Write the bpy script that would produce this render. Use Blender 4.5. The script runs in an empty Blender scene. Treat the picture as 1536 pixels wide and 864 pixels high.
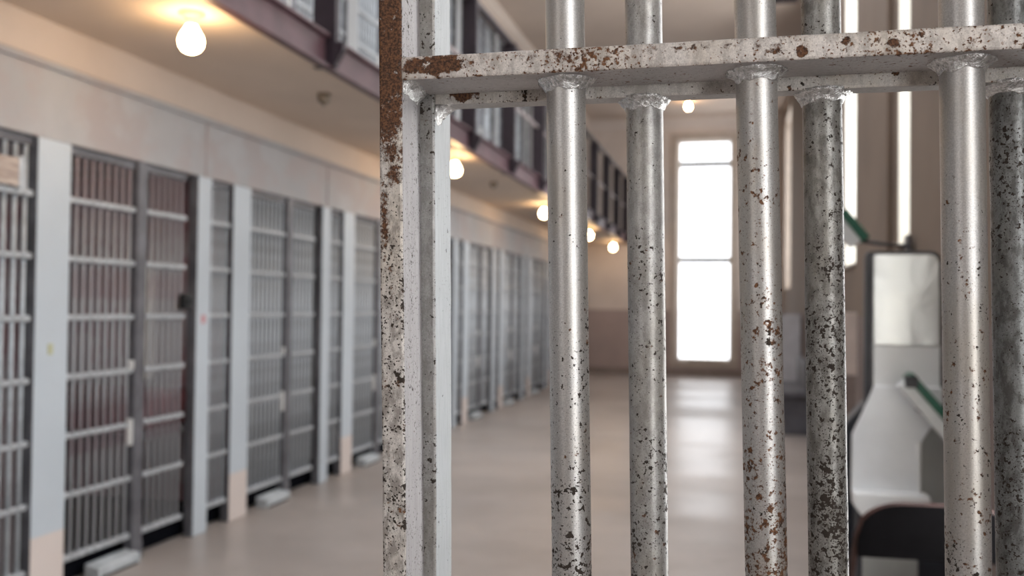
import bpy, bmesh, math, random
from math import sin, cos, pi, radians, atan
from mathutils import Vector, Matrix, noise as mnoise

random.seed(7)
SC = bpy.context.scene
COL = SC.collection

# ------------------------------------------------------------------ helpers
def tag(o, label=None, cat=None, group=None, kind=None):
    if label: o['label'] = label
    if cat: o['category'] = cat
    if group: o['group'] = group
    if kind: o['kind'] = kind
    return o

def empty(name, loc=(0, 0, 0), rz=0.0, ry=0.0):
    o = bpy.data.objects.new(name, None)
    o.empty_display_size = 0.05
    COL.objects.link(o)
    o.location = loc
    o.rotation_euler = (0, ry, rz)
    return o

def obj(name, bm, mat, parent=None, smooth=False, loc=None):
    me = bpy.data.meshes.new(name)
    bmesh.ops.recalc_face_normals(bm, faces=bm.faces[:])
    bm.to_mesh(me); bm.free()
    if smooth:
        for p in me.polygons: p.use_smooth = True
    mats = mat if isinstance(mat, (list, tuple)) else [mat]
    for m in mats: me.materials.append(m)
    o = bpy.data.objects.new(name, me)
    COL.objects.link(o)
    if parent is not None: o.parent = parent
    if loc is not None: o.location = loc
    return o

def inst(src, parent=None, loc=None):
    o = src.copy(); COL.objects.link(o)
    o.parent = parent
    if loc is not None: o.location = loc
    return o

def copy_tree(src, parent=None):
    o = src.copy(); COL.objects.link(o); o.parent = parent
    for ch in src.children:
        if not ch.name.startswith('lock_box'): copy_tree(ch, o)
    return o

def box(bm, a, b, bev=0.0, seg=2, mi=0):
    a = Vector(a); b = Vector(b)
    c = (a + b) / 2; s = b - a
    r = bmesh.ops.create_cube(bm, size=1.0, matrix=Matrix.Translation(c) @ Matrix.Diagonal((abs(s.x), abs(s.y), abs(s.z), 1)))
    vs = r['verts']
    if bev > 0:
        es = list({e for v in vs for e in v.link_edges})
        rr = bmesh.ops.bevel(bm, geom=es, offset=bev, segments=seg, affect='EDGES', profile=0.5)
        fs = rr['faces']
    if mi:
        for f in {f for v in vs if v.is_valid for f in v.link_faces}: f.material_index = mi
    return bm

def tube(bm, p0, p1, r0, r1=None, seg=20, caps=True):
    p0 = Vector(p0); p1 = Vector(p1); r1 = r0 if r1 is None else r1
    d = p1 - p0; L = d.length
    q = d.to_track_quat('Z', 'Y').to_matrix().to_4x4()
    bmesh.ops.create_cone(bm, cap_ends=caps, segments=seg, radius1=r0, radius2=r1, depth=L,
                          matrix=Matrix.Translation((p0 + p1) / 2) @ q)
    return bm

def path_tube(bm, pts, r, seg=10):
    pts = [Vector(p) for p in pts]
    rings = []
    n = len(pts)
    up = Vector((0.123, 0.98, 0.07)).normalized()
    for i, p in enumerate(pts):
        t = (pts[min(i + 1, n - 1)] - pts[max(i - 1, 0)]).normalized()
        a = t.cross(up)
        if a.length < 1e-4: a = t.cross(Vector((1, 0, 0)))
        a.normalize(); b = t.cross(a).normalized()
        rings.append([bm.verts.new(p + a * r * cos(2 * pi * k / seg) + b * r * sin(2 * pi * k / seg)) for k in range(seg)])
    for i in range(n - 1):
        for k in range(seg):
            bm.faces.new((rings[i][k], rings[i][(k + 1) % seg], rings[i + 1][(k + 1) % seg], rings[i + 1][k]))
    bm.faces.new(rings[0][::-1]); bm.faces.new(rings[-1])
    return bm

def lathe(bm, prof, seg=24, c=(0, 0, 0)):
    rings = []
    for r, z in prof:
        if r < 1e-5:
            rings.append([bm.verts.new((c[0], c[1], c[2] + z))])
        else:
            rings.append([bm.verts.new((c[0] + r * cos(2 * pi * k / seg), c[1] + r * sin(2 * pi * k / seg), c[2] + z)) for k in range(seg)])
    for i in range(len(rings) - 1):
        A, B = rings[i], rings[i + 1]
        for k in range(seg):
            a0 = A[k % len(A)]; a1 = A[(k + 1) % len(A)]; b0 = B[k % len(B)]; b1 = B[(k + 1) % len(B)]
            vs = []
            for v in (a0, a1, b1, b0):
                if v not in vs: vs.append(v)
            if len(vs) >= 3: bm.faces.new(vs)
    return bm

def prism(bm, poly, axis, lo, hi, bev=0.0):
    """extrude a 2D polygon along an axis: 'x' -> (y,z) poly, 'y' -> (x,z) poly, 'z' -> (x,y) poly"""
    def mk(p, t):
        return {'x': (t, p[0], p[1]), 'y': (p[0], t, p[1]), 'z': (p[0], p[1], t)}[axis]
    A = [bm.verts.new(mk(p, lo)) for p in poly]; B = [bm.verts.new(mk(p, hi)) for p in poly]
    n = len(poly)
    fs = [bm.faces.new(A), bm.faces.new(B[::-1])]
    for i in range(n): fs.append(bm.faces.new((A[i], B[i], B[(i + 1) % n], A[(i + 1) % n])))
    if bev > 0:
        es = list({e for f in fs for e in f.edges})
        bmesh.ops.bevel(bm, geom=es, offset=bev, segments=2, affect='EDGES', profile=0.5)
    return bm

def B_(): return bmesh.new()

# ------------------------------------------------------------------ materials
class NT:
    def __init__(self, name):
        self.m = bpy.data.materials.new(name); self.m.use_nodes = True
        self.t = self.m.node_tree; self.n = self.t.nodes; self.l = self.t.links
        self.b = self.n['Principled BSDF']; self.out = self.n['Material Output']
        self.tc = self.n.new('ShaderNodeTexCoord')
    def link(self, a, b): self.l.new(a, b)
    def noise(self, scale, detail=2, rough=0.5, sx=(1, 1, 1), off=(0, 0, 0), coord='Object', dist=0.0):
        mp = self.n.new('ShaderNodeMapping'); mp.inputs['Scale'].default_value = sx; mp.inputs['Location'].default_value = off
        self.link(self.tc.outputs[coord], mp.inputs['Vector'])
        t = self.n.new('ShaderNodeTexNoise'); t.inputs['Scale'].default_value = scale
        t.inputs['Detail'].default_value = detail; t.inputs['Roughness'].default_value = rough
        t.inputs['Distortion'].default_value = dist
        self.link(mp.outputs[0], t.inputs['Vector'])
        return t.outputs['Fac']
    def math(self, op, a, b=None, c=None, clamp=False):
        m = self.n.new('ShaderNodeMath'); m.operation = op; m.use_clamp = clamp
        for i, v in enumerate((a, b, c)):
            if v is None: continue
            if isinstance(v, (int, float)): m.inputs[i].default_value = v
            else: self.link(v, m.inputs[i])
        return m.outputs[0]
    def step(self, v, lo, hi, smooth=True):
        m = self.n.new('ShaderNodeMapRange'); m.interpolation_type = 'SMOOTHSTEP' if smooth else 'LINEAR'
        m.inputs['From Min'].default_value = lo; m.inputs['From Max'].default_value = hi
        self.link(v, m.inputs['Value'])
        return m.outputs['Result']
    def mix(self, f, a, b):
        m = self.n.new('ShaderNodeMix'); m.data_type = 'RGBA'
        if isinstance(f, (int, float)): m.inputs['Factor'].default_value = f
        else: self.link(f, m.inputs['Factor'])
        for v, k in ((a, 6), (b, 7)):
            if isinstance(v, tuple): m.inputs[k].default_value = (*v, 1) if len(v) == 3 else v
            else: self.link(v, m.inputs[k])
        return m.outputs[2]
    def fmix(self, f, a, b):
        m = self.n.new('ShaderNodeMix'); m.data_type = 'FLOAT'
        self.link(f, m.inputs['Factor'])
        for v, k in ((a, 2), (b, 3)):
            if isinstance(v, (int, float)): m.inputs[k].default_value = v
            else: self.link(v, m.inputs[k])
        return m.outputs[0]
    def sep(self, coord='Object'):
        s = self.n.new('ShaderNodeSeparateXYZ'); self.link(self.tc.outputs[coord], s.inputs[0]); return s.outputs
    def set(self, k, v):
        if isinstance(v, (int, float)): self.b.inputs[k].default_value = v
        elif isinstance(v, tuple): self.b.inputs[k].default_value = (*v, 1) if len(v) == 3 else v
        else: self.link(v, self.b.inputs[k])
    def bump(self, h, strength=0.3, dist=0.001):
        b = self.n.new('ShaderNodeBump'); b.inputs['Strength'].default_value = strength; b.inputs['Distance'].default_value = dist
        self.link(h, b.inputs['Height']); self.link(b.outputs[0], self.b.inputs['Normal'])

def flat(name, col, rough=0.5, metal=0.0, var=0.12, scale=6.0, emit=None, estr=0.0, spec=None):
    """plain paint with a little uneven wear"""
    t = NT(name)
    n = t.noise(scale, 4, 0.6)
    d = tuple(c * (1 - var) for c in col); u = tuple(min(1, c * (1 + var)) for c in col)
    t.set('Base Color', t.mix(t.step(n, 0.3, 0.7), d, u))
    t.set('Roughness', rough); t.set('Metallic', metal)
    if spec is not None: t.set('Specular IOR Level', spec)
    if emit: t.set('Emission Color', emit); t.set('Emission Strength', estr)
    return t.m

def chipped(name, base, metal, rough, off, dens, fine, rust=0.35, zgrad=0.0, zmid=1.4, bumpy=0.35,
            edge=None, corner=None, dark=(0.030, 0.020, 0.014), grime=0.0, size=1.0, face=None, side=None, edgew=0.055):
    """silver jail paint with chips, rust freckles, brushed grain.
    edge=(axis, centre, half) adds chipping along the two edges of a flat bar, corner=(x,z,r) a rusted-through corner"""
    t = NT(name)
    ox = (off * 3.17, off * 1.31, off * 7.7)
    xyz = t.sep()
    n1 = t.noise(185.0 * size, 3, 0.55, off=ox)
    n2 = t.noise(520.0 * size, 2, 0.5, off=ox)
    mk = t.noise(16.0, 3, 0.6, (1, 1, 0.6), ox)
    mk2 = t.noise(55.0, 2, 0.5, (1, 1, 0.7), ox)
    d = t.math('MULTIPLY', t.math('SUBTRACT', mk, 0.5), 0.34)
    d = t.math('ADD', d, t.math('MULTIPLY', t.math('SUBTRACT', mk2, 0.5), 0.22))
    if zgrad:
        g = t.math('MULTIPLY', t.math('SUBTRACT', zmid, xyz[2]), zgrad)
        d = t.math('ADD', d, t.math('MINIMUM', t.math('MAXIMUM', g, -0.12), 0.10))
    if edge:
        ax, c, h = edge
        e = t.math('ABSOLUTE', t.math('SUBTRACT', xyz[ax], c))
        d = t.math('ADD', d, t.math('MULTIPLY', t.step(e, h * 0.78, h * 1.0), edgew))
    d = t.math('ADD', d, dens)
    if face is not None:
        d = t.math('SUBTRACT', d, t.math('MULTIPLY', t.step(xyz[1], face + 0.0012, face + 0.0024), 0.13))
    v1 = t.math('ADD', n1, d)
    chip = t.step(v1, 0.665, 0.685)
    v2 = t.math('ADD', n2, t.math('ADD', t.math('MULTIPLY', d, 0.8), fine))
    chip2 = t.step(v2, 0.70, 0.735)
    allc = t.math('MAXIMUM', chip, chip2)
    # rust tint
    rn = t.noise(70.0, 4, 0.65, off=(ox[0] + 4, ox[1], ox[2]))
    rn2 = t.noise(420.0, 3, 0.6, off=ox)
    rustcol = t.mix(t.step(rn2, 0.35, 0.65), (0.055, 0.022, 0.010), (0.185, 0.080, 0.033))
    chipcol = t.mix(t.step(t.math('ADD', rn, rust - 0.35), 0.52, 0.62), dark, rustcol)
    gr = t.noise(900.0, 3, 0.7, off=ox)
    gl = t.noise(22.0, 4, 0.6, (1, 1, 0.35), ox)
    b0 = tuple(c * 0.80 for c in base); b1 = tuple(min(1, c * 1.12) for c in base)
    bc = t.mix(t.step(gr, 0.32, 0.68), b0, b1)
    warm = (base[0] * 0.86, base[1] * 0.80, base[2] * 0.70)
    bc = t.mix(t.math('MULTIPLY', t.step(gl, 0.42, 0.70), 0.55), bc, warm)
    if grime:
        gg = t.noise(130.0, 4, 0.7, (1, 1, 0.5), (ox[2], ox[0], ox[1]))
        bc = t.mix(t.math('MULTIPLY', t.step(gg, 0.42, 0.62), grime), bc, (base[0] * 0.28, base[1] * 0.25, base[2] * 0.23))
    if side is not None:      # the flanks of a flat bar take a greyer tone than the worn front
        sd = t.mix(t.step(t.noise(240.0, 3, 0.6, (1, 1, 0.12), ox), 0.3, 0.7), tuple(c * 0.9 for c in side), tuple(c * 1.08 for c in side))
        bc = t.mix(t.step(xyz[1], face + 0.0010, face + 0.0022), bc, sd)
    # rust halo round the bigger chips
    halo = t.math('MULTIPLY', t.step(v1, 0.60, 0.68), t.step(t.math('ADD', rn, rust - 0.35), 0.50, 0.62))
    bc = t.mix(t.math('MULTIPLY', halo, 0.75), bc, rustcol)
    col = t.mix(allc, bc, chipcol)
    if corner:
        tot = None
        for cx, cz, rx, rz_, w in corner:
            dx = t.math('DIVIDE', t.math('SUBTRACT', xyz[0], cx), rx); dz = t.math('DIVIDE', t.math('SUBTRACT', xyz[2], cz), rz_)
            r2 = t.math('ADD', t.math('MULTIPLY', dx, dx), t.math('MULTIPLY', dz, dz))
            q = t.math('MULTIPLY', t.math('SUBTRACT', 1.0, r2), w, clamp=True)
            tot = q if tot is None else t.math('MAXIMUM', tot, q)
        cn = t.noise(190.0, 5, 0.7, off=ox)
        cv = t.step(t.math('ADD', t.math('MULTIPLY', tot, 0.34), t.math('ADD', t.math('MULTIPLY', cn, 0.75), t.math('MULTIPLY', t.noise(75.0, 4, 0.7, off=ox), 0.55))), 0.80, 0.92)
        if face is not None: cv = t.math('MULTIPLY', cv, t.step(t.math('MULTIPLY', xyz[1], -1.0), -face - 0.0028, -face - 0.0012))
        cc = t.mix(t.step(t.noise(560.0, 4, 0.65, off=ox), 0.36, 0.66), (0.030, 0.012, 0.006), (0.150, 0.064, 0.027))
        col = t.mix(cv, col, cc)
        allc = t.math('MAXIMUM', allc, cv)
    t.set('Base Color', col)
    t.set('Metallic', t.fmix(allc, metal, 0.0))
    t.set('Roughness', t.fmix(allc, t.math('ADD', rough - 0.08, t.math('MULTIPLY', gr, 0.16)), 0.85))
    h = t.math('SUBTRACT', t.math('ADD', t.math('MULTIPLY', gr, 0.30), t.math('MULTIPLY', n1, 0.35)), t.math('MULTIPLY', allc, 0.8))
    t.bump(h, bumpy, 0.0006)
    return t.m

M = {}
SILV = (0.56, 0.54, 0.525)
# ---- room paint
def wall_paint(name, col, rough=0.75, stain=0.25, band=None, tint=None):
    t = NT(name)
    n = t.noise(1.1, 5, 0.62); n2 = t.noise(9.0, 4, 0.6)
    d = tuple(c * (1 - stain) for c in col)
    c = t.mix(t.step(n, 0.35, 0.68), col, d)
    c = t.mix(t.math('MULTIPLY', t.step(n2, 0.5, 0.75), 0.25), c, d)
    if tint:
        n3 = t.noise(2.2, 5, 0.65, off=(5, 2, 1))
        c = t.mix(t.math('MULTIPLY', t.step(n3, 0.44, 0.58), 0.85), c, tint)
    if band:   # two-tone wall: (height, lower colour)
        z = t.sep()[2]
        lo = t.mix(t.step(n, 0.35, 0.68), band[1], tuple(x * (1 - stain) for x in band[1]))
        c = t.mix(t.step(z, band[0] - 0.004, band[0] + 0.004), lo, c)
    t.set('Base Color', c); t.set('Roughness', rough)
    t.bump(n2, 0.15, 0.004)
    return t.m

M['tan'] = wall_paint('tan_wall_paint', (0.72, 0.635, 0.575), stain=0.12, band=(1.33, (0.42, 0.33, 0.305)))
M['tan_backlit'] = wall_paint('tan_backlit_paint', (0.225, 0.165, 0.125), stain=0.2, band=(1.33, (0.24, 0.185, 0.17)))  # far wall's tan with the backlit shade put into the colour
M['ceiling'] = wall_paint('ceiling_paint', (0.56, 0.46, 0.385), stain=0.10)
M['soffit'] = wall_paint('soffit_paint', (0.64, 0.535, 0.445), stain=0.10)
M['header'] = wall_paint('header_paint', (0.435, 0.435, 0.445), stain=0.18, tint=(0.39, 0.35, 0.345))
M['joint'] = flat('joint_filler', (0.33, 0.28, 0.27), 0.8, 0, 0.2, 4)
M['upper_wall'] = wall_paint('upper_wall_paint', (0.62, 0.53, 0.46), stain=0.10)
M['pillar'] = wall_paint('pillar_paint', (0.53, 0.585, 0.635), rough=0.5, stain=0.08, band=(0.30, (0.68, 0.60, 0.56)))
M['thin_pillar'] = wall_paint('thin_pillar_paint', (0.53, 0.585, 0.635), rough=0.5, stain=0.10)
M['upper_pillar'] = wall_paint('upper_pillar_paint', (0.38, 0.385, 0.39), rough=0.6, stain=0.2)
M['cell'] = wall_paint('cell_paint', (0.66, 0.70, 0.73), stain=0.28, tint=(0.36, 0.36, 0.33))
M['cell_red'] = wall_paint('cell_peeling_paint', (0.56, 0.49, 0.51), stain=0.30, tint=(0.36, 0.17, 0.19))
M['grille'] = flat('grille_grey_paint', (0.52, 0.56, 0.60), 0.45, 0.15, 0.18, 14)
M['strap'] = flat('strap_grey_paint', (0.43, 0.45, 0.47), 0.5, 0.2, 0.25, 30)
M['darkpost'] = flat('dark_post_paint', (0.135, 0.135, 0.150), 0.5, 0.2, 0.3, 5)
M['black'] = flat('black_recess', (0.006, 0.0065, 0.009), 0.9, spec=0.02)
M['sill'] = flat('sill_grey_paint', (0.46, 0.49, 0.51), 0.55, 0.1, 0.18, 9)
M['maroon'] = flat('maroon_paint', (0.092, 0.046, 0.054), 0.45, 0.0, 0.22, 5)
M['railblack'] = flat('rail_dark_paint', (0.020, 0.012, 0.018), 0.5, 0.0, 0.3, 9)
M['midrail'] = flat('rail_light_paint', (0.36, 0.31, 0.31), 0.5, 0.2, 0.2, 9)
M['frame'] = flat('window_frame_paint', (0.50, 0.43, 0.37), 0.55, 0.0, 0.1, 6)
M['jamb'] = flat('jamb_white_paint', (0.80, 0.77, 0.70), 0.6, 0.0, 0.05, 5)
M['jamb_tan'] = flat('jamb_tan_paint', (0.50, 0.42, 0.35), 0.7, 0.0, 0.08, 5)
M['muntin'] = flat('muntin_paint', (0.20, 0.20, 0.20), 0.6, 0.0, 0.1, 6)
M['base'] = flat('baseboard_paint', (0.25, 0.20, 0.18), 0.6, 0.0, 0.15, 4)
M['bulb'] = flat('lit_bulb_glass', (1.0, 0.85, 0.6), 0.3, 0, 0.0, 5, emit=(1.0, 0.66, 0.34), estr=110.0)
M['socket'] = flat('socket_porcelain', (0.55, 0.47, 0.38), 0.4)
M['jbox'] = flat('junction_box_metal', (0.22, 0.18, 0.14), 0.5, 0.3)
M['wood_sign'] = NT('faded_board')
_t = M['wood_sign']; _n = _t.noise(18, 4, 0.6, (0.2, 0.3, 2.5)); _t.set('Base Color', _t.mix(_t.step(_n, 0.35, 0.65), (0.30, 0.235, 0.20), (0.52, 0.44, 0.39))); _t.set('Roughness', 0.6)
M['wood_sign'] = _t.m
M['mattress'] = flat('maroon_blanket', (0.22, 0.075, 0.085), 0.9, 0, 0.25, 12)
M['bunk'] = flat('bunk_steel', (0.30, 0.31, 0.32), 0.5, 0.4)
M['pale'] = flat('pale_cloth', (0.58, 0.55, 0.50), 0.9, 0, 0.15, 10)
M['lockblack'] = flat('lock_black', (0.018, 0.02, 0.022), 0.5, 0.2)
M['pink'] = flat('pink_tag_paper', (0.60, 0.30, 0.33), 0.8)
M['plate'] = flat('pale_lock_plate', (0.66, 0.66, 0.65), 0.45, 0.2, 0.1, 20)
M['olive'] = flat('olive_tag_paper', (0.50, 0.50, 0.30), 0.8)
# kiosk
_t = NT('brushed_white_steel')
_n = _t.noise(3.4, 3, 0.5, off=(1.3, 0.2, 0.4), dist=0.6)
_t.set('Base Color', _t.mix(_t.step(_n, 0.35, 0.65), (0.74, 0.76, 0.77), (0.86, 0.88, 0.875)))
_t.set('Metallic', 0.6); _t.set('Roughness', 0.24); _t.bump(_n, 0.16, 0.05)
M['kiosk'] = _t.m
M['kiosk_grey'] = flat('kiosk_grey_paint', (0.84, 0.865, 0.895), 0.35, 0.15, 0.06, 3)
M['kiosk_white'] = flat('kiosk_ledge_white', (0.86, 0.88, 0.89), 0.4, 0.05, 0.06, 3)
M['kiosk_shade'] = flat('kiosk_side_grey', (0.36, 0.37, 0.36), 0.55, 0.1, 0.1, 4)
M['kiosk_dark'] = flat('kiosk_dark_frame', (0.05, 0.05, 0.056), 0.45, 0.2, 0.2, 6)
M['navy'] = flat('navy_cabinet_shadow', (0.022, 0.026, 0.036), 0.45, 0.1, 0.2, 4)  # dark tone that also holds the shadow below the exhibit stand
M['green'] = flat('dark_green_enamel', (0.012, 0.115, 0.070), 0.35, 0, 0.15, 9)
M['white'] = flat('white_enamel', (0.80, 0.83, 0.84), 0.35, 0, 0.05, 9)
M['chairblack'] = flat('black_chair_enamel', (0.004, 0.0035, 0.004), 0.75, 0.0, 0.2, 20, spec=0.05)
M['chairtube'] = flat('brown_chair_tube', (0.045, 0.017, 0.013), 0.5, 0.1, 0.25, 20)
M['seatgrey'] = flat('grey_vinyl_seat', (0.06, 0.06, 0.064), 0.6)
M['cream'] = flat('cream_board', (0.70, 0.60, 0.54), 0.6, 0, 0.08, 5)
M['benchgrey'] = flat('dark_grey_bench', (0.10, 0.10, 0.115), 0.5, 0.1, 0.25, 5)
M['lightgrey'] = flat('light_grey_locker', (0.52, 0.52, 0.55), 0.5, 0.1, 0.1, 5)
# floor
_t = NT('polished_concrete')
_n = _t.noise(0.55, 6, 0.6); _n2 = _t.noise(4.0, 5, 0.65); _n3 = _t.noise(0.55, 4, 0.55, (0.5, 1.2, 1), (3, 1, 0))
_c = _t.mix(_t.step(_n, 0.35, 0.66), (0.41, 0.36, 0.33), (0.31, 0.27, 0.245))
_c = _t.mix(_t.math('MULTIPLY', _t.step(_n2, 0.52, 0.72), 0.35), _c, (0.24, 0.195, 0.17))
_t.set('Base Color', _c)
_t.set('Roughness', _t.fmix(_t.step(_n3, 0.40, 0.62), 0.32, 0.46))
_t.set('Specular IOR Level', 0.55)
_t.bump(_n2, 0.12, 0.004)
M['floor'] = _t.m
# window glass: clear pane, faint reflection
_t = NT('window_glass')
_tr = _t.n.new('ShaderNodeBsdfTransparent'); _gl = _t.n.new('ShaderNodeBsdfGlossy'); _gl.inputs['Roughness'].default_value = 0.05
_mx = _t.n.new('ShaderNodeMixShader'); _mx.inputs[0].default_value = 0.06
_t.link(_tr.outputs[0], _mx.inputs[1]); _t.link(_gl.outputs[0], _mx.inputs[2]); _t.link(_mx.outputs[0], _t.out.inputs['Surface'])
_t.n.remove(_t.b)
M['glass'] = _t.m
def tinted(name, k):
    m = M['glass'].copy(); m.name = name
    for n in m.node_tree.nodes:
        if n.type == 'BSDF_TRANSPARENT': n.inputs[0].default_value = (k, k, k * 1.01, 1)
    return m
M['dimmed'] = tinted('dimming_glass', 0.70); M['dimmed_far'] = tinted('far_dimming_glass', 0.64)  # even tint added to dim the daylight through these panes
# welds
_t = NT('weld_silver')
_n = _t.noise(420, 4, 0.65); _n2 = _t.noise(160, 3, 0.6)
_t.set('Base Color', _t.mix(_t.step(_n, 0.3, 0.72), (0.46, 0.45, 0.44), (0.92, 0.91, 0.90)))
_t.set('Metallic', 0.8); _t.set('Roughness', 0.22); _t.bump(_t.math('ADD', _n, _n2), 1.0, 0.0012)
M['weld'] = _t.m

# ------------------------------------------------------------------ camera
FPX = 1400.0
YAW = atan(339 / FPX); ROLL = 0.0113; EYE = 1.38
PITCH = atan((455 + ROLL * 339 - 432) / FPX)
cd = bpy.data.cameras.new('camera'); cam = bpy.data.objects.new('camera', cd); COL.objects.link(cam)
cd.sensor_width = 36.0; cd.sensor_fit = 'HORIZONTAL'; cd.lens = FPX / 1536 * 36
F = Vector((-sin(YAW) * cos(PITCH), cos(YAW) * cos(PITCH), sin(PITCH)))
R0 = Vector((cos(YAW), sin(YAW), 0)); U0 = R0.cross(F)
Rv = R0 * cos(ROLL) + U0 * sin(ROLL); Uv = -R0 * sin(ROLL) + U0 * cos(ROLL)
mat = Matrix((Rv, Uv, -F)).transposed().to_4x4(); mat.translation = Vector((0, 0, EYE))
cam.matrix_world = mat
cd.clip_start = 0.02; cd.clip_end = 200
cd.dof.use_dof = True; cd.dof.focus_distance = 0.735; cd.dof.aperture_fstop = 5.6
SC.camera = cam

# ------------------------------------------------------------------ the hall (setting)
XW = 0.86          # right wall face
D0 = -3.10         # plane of the cell fronts
YF = 19.25         # far wall face
YB = -3.4          # wall behind
ZC = 5.25          # ceiling
ZG = 2.68          # gallery underside
GE = -2.225        # gallery edge

def struct(name, bm, m, parent=None, **k):
    o = obj(name, bm, m, parent, **k)
    if parent is None: o['kind'] = 'structure'
    return o

b = B_(); box(b, (-5.0, YB - 0.3, -0.12), (XW + 0.4, YF + 0.4, 0.0)); struct('floor', b, M['floor'])
SKY = (-1.9, 0.3, 1.4, 11.4)     # added unseen skylight opening, daylight fill for the hall
b = B_()
box(b, (-5.0, YB - 0.3, ZC), (XW + 0.4, SKY[2], ZC + 0.25)); box(b, (-5.0, SKY[3], ZC), (XW + 0.4, YF + 0.4, ZC + 0.25))
box(b, (-5.0, SKY[2], ZC), (SKY[0], SKY[3], ZC + 0.25)); box(b, (SKY[1], SKY[2], ZC), (XW + 0.4, SKY[3], ZC + 0.25))
struct('ceiling', b, M['ceiling'])

def wall_with_holes_x(name, x0, x1, y0, y1, z0, z1, holes, m):
    """wall in the YZ plane, rectangular holes (ya,yb,za,zb) sorted by y"""
    bm = B_(); y = y0
    for ya, yb, za, zb in holes:
        box(bm, (x0, y, z0), (x1, ya, z1)); box(bm, (x0, ya, z0), (x1, yb, za)); box(bm, (x0, ya, zb), (x1, yb, z1)); y = yb
    box(bm, (x0, y, z0), (x1, y1, z1))
    return struct(name, bm, m)

def wall_with_holes_y(name, y0, y1, x0, x1, z0, z1, holes, m):
    bm = B_(); x = x0
    for xa, xb, za, zb in holes:
        box(bm, (x, y0, z0), (xa, y1, z1)); box(bm, (xa, y0, z0), (xb, y1, za)); box(bm, (xa, y0, zb), (xb, y1, z1)); x = xb
    box(bm, (x, y0, z0), (x1, y1, z1))
    return struct(name, bm, m)

RW = [(-1.15, 0.0, 0.9, 3.4), (1.70, 3.06, 0.55, 4.9), (5.16, 5.51, 1.72, 4.9), (7.45, 8.15, 1.72, 4.9),  # first two out of view, sized for light on gate, cells and floor
      (8.9, 10.1, 1.72, 4.9), (10.7, 12.0, 1.72, 4.9), (16.5, 18.4, 1.72, 4.9)]  # first pair here added, hidden by a bar, to light the far wall
wall_with_holes_x('wall_right', XW, XW + 0.34, YB, YF, 0, ZC, RW, M['tan_backlit'])
FW = (-1.215, -0.115, 0.30, 4.80)
wall_with_holes_y('wall_far', YF, YF + 0.34, -5.0, XW + 0.34, 0, ZC, [FW], M['tan'])
BW = [(-3.0, -2.2, 1.4, 3.4)]
wall_with_holes_y('wall_back', YB - 0.3, YB, -5.0, XW + 0.34, 0, ZC, BW, M['tan'])

# baseboards
b = B_(); prism(b, [(YF, 0), (YF - 0.025, 0), (YF - 0.025, 0.12), (YF - 0.012, 0.145), (YF, 0.145)], 'x', -3.1, XW); struct('baseboard_far', b, M['base'])
b = B_(); prism(b, [(XW, 0), (XW - 0.025, 0), (XW - 0.025, 0.12), (XW - 0.012, 0.145), (XW, 0.145)], 'y', YB, YF); struct('baseboard_right', b, M['base'])
# cornice under the ceiling at the far wall
b = B_(); prism(b, [(YF, ZC), (YF - 0.16, ZC), (YF - 0.16, ZC - 0.05), (YF - 0.06, ZC - 0.13), (YF, ZC - 0.22)], 'x', -3.1, XW); struct('trim_far_cornice', b, M['tan'])

# far window: casing, sash, muntins, pane
x0, x1, z0, z1 = FW
wf = B_()
for a, c in (((x0 - 0.12, YF - 0.03, z0 - 0.12), (x0, YF, z1 + 0.12)), ((x1, YF - 0.03, z0 - 0.12), (x1 + 0.12, YF, z1 + 0.12)),
             ((x0, YF - 0.03, z1), (x1, YF, z1 + 0.12)), ((x0, YF - 0.03, z0 - 0.12), (x1, YF, z0))): box(wf, a, c, 0.008)
w1 = struct('window_1', wf, M['frame'])
b = B_(); prism(b, [(x0 - 0.1, z0 - 0.02), (x1 + 0.1, z0 - 0.02), (x1 + 0.1, z0 + 0.0), (x1 - 0.14, z0 + 0.005), (x1 - 0.2, z0 + 0.05), (x0 + 0.3, z0 + 0.05), (x0 + 0.22, z0 + 0.005), (x0 - 0.1, z0 + 0.0)], 'y', YF - 0.06, YF + 0.05)
struct('window_sill', b, M['frame'], w1)
b = B_()
for a, c in (((x0, YF + 0.10, z0), (x0 + 0.05, YF + 0.15, z1)), ((x1 - 0.05, YF + 0.10, z0), (x1, YF + 0.15, z1)), ((x0, YF + 0.10, z1 - 0.05), (x1, YF + 0.15, z1)), ((x0, YF + 0.10, z0), (x1, YF + 0.15, z0 + 0.05))): box(b, a, c, 0.005)
struct('window_frame', b, M['jamb'], w1)
b = B_(); box(b, (x0 + 0.05, YF + 0.10, 4.26), (x1 - 0.05, YF + 0.15, 4.37), 0.005); struct('transom_bar', b, M['muntin'], w1)
b = B_(); box(b, (x0 + 0.05, YF + 0.10, 2.30), (x1 - 0.05, YF + 0.15, 2.41), 0.005); struct('muntin', b, M['muntin'], w1)
b = B_(); box(b, (x0 + 0.05, YF + 0.122, z0 + 0.05), (x1 - 0.05, YF + 0.128, z1 - 0.05)); struct('window_pane', b, M['dimmed_far'], w1)

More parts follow.
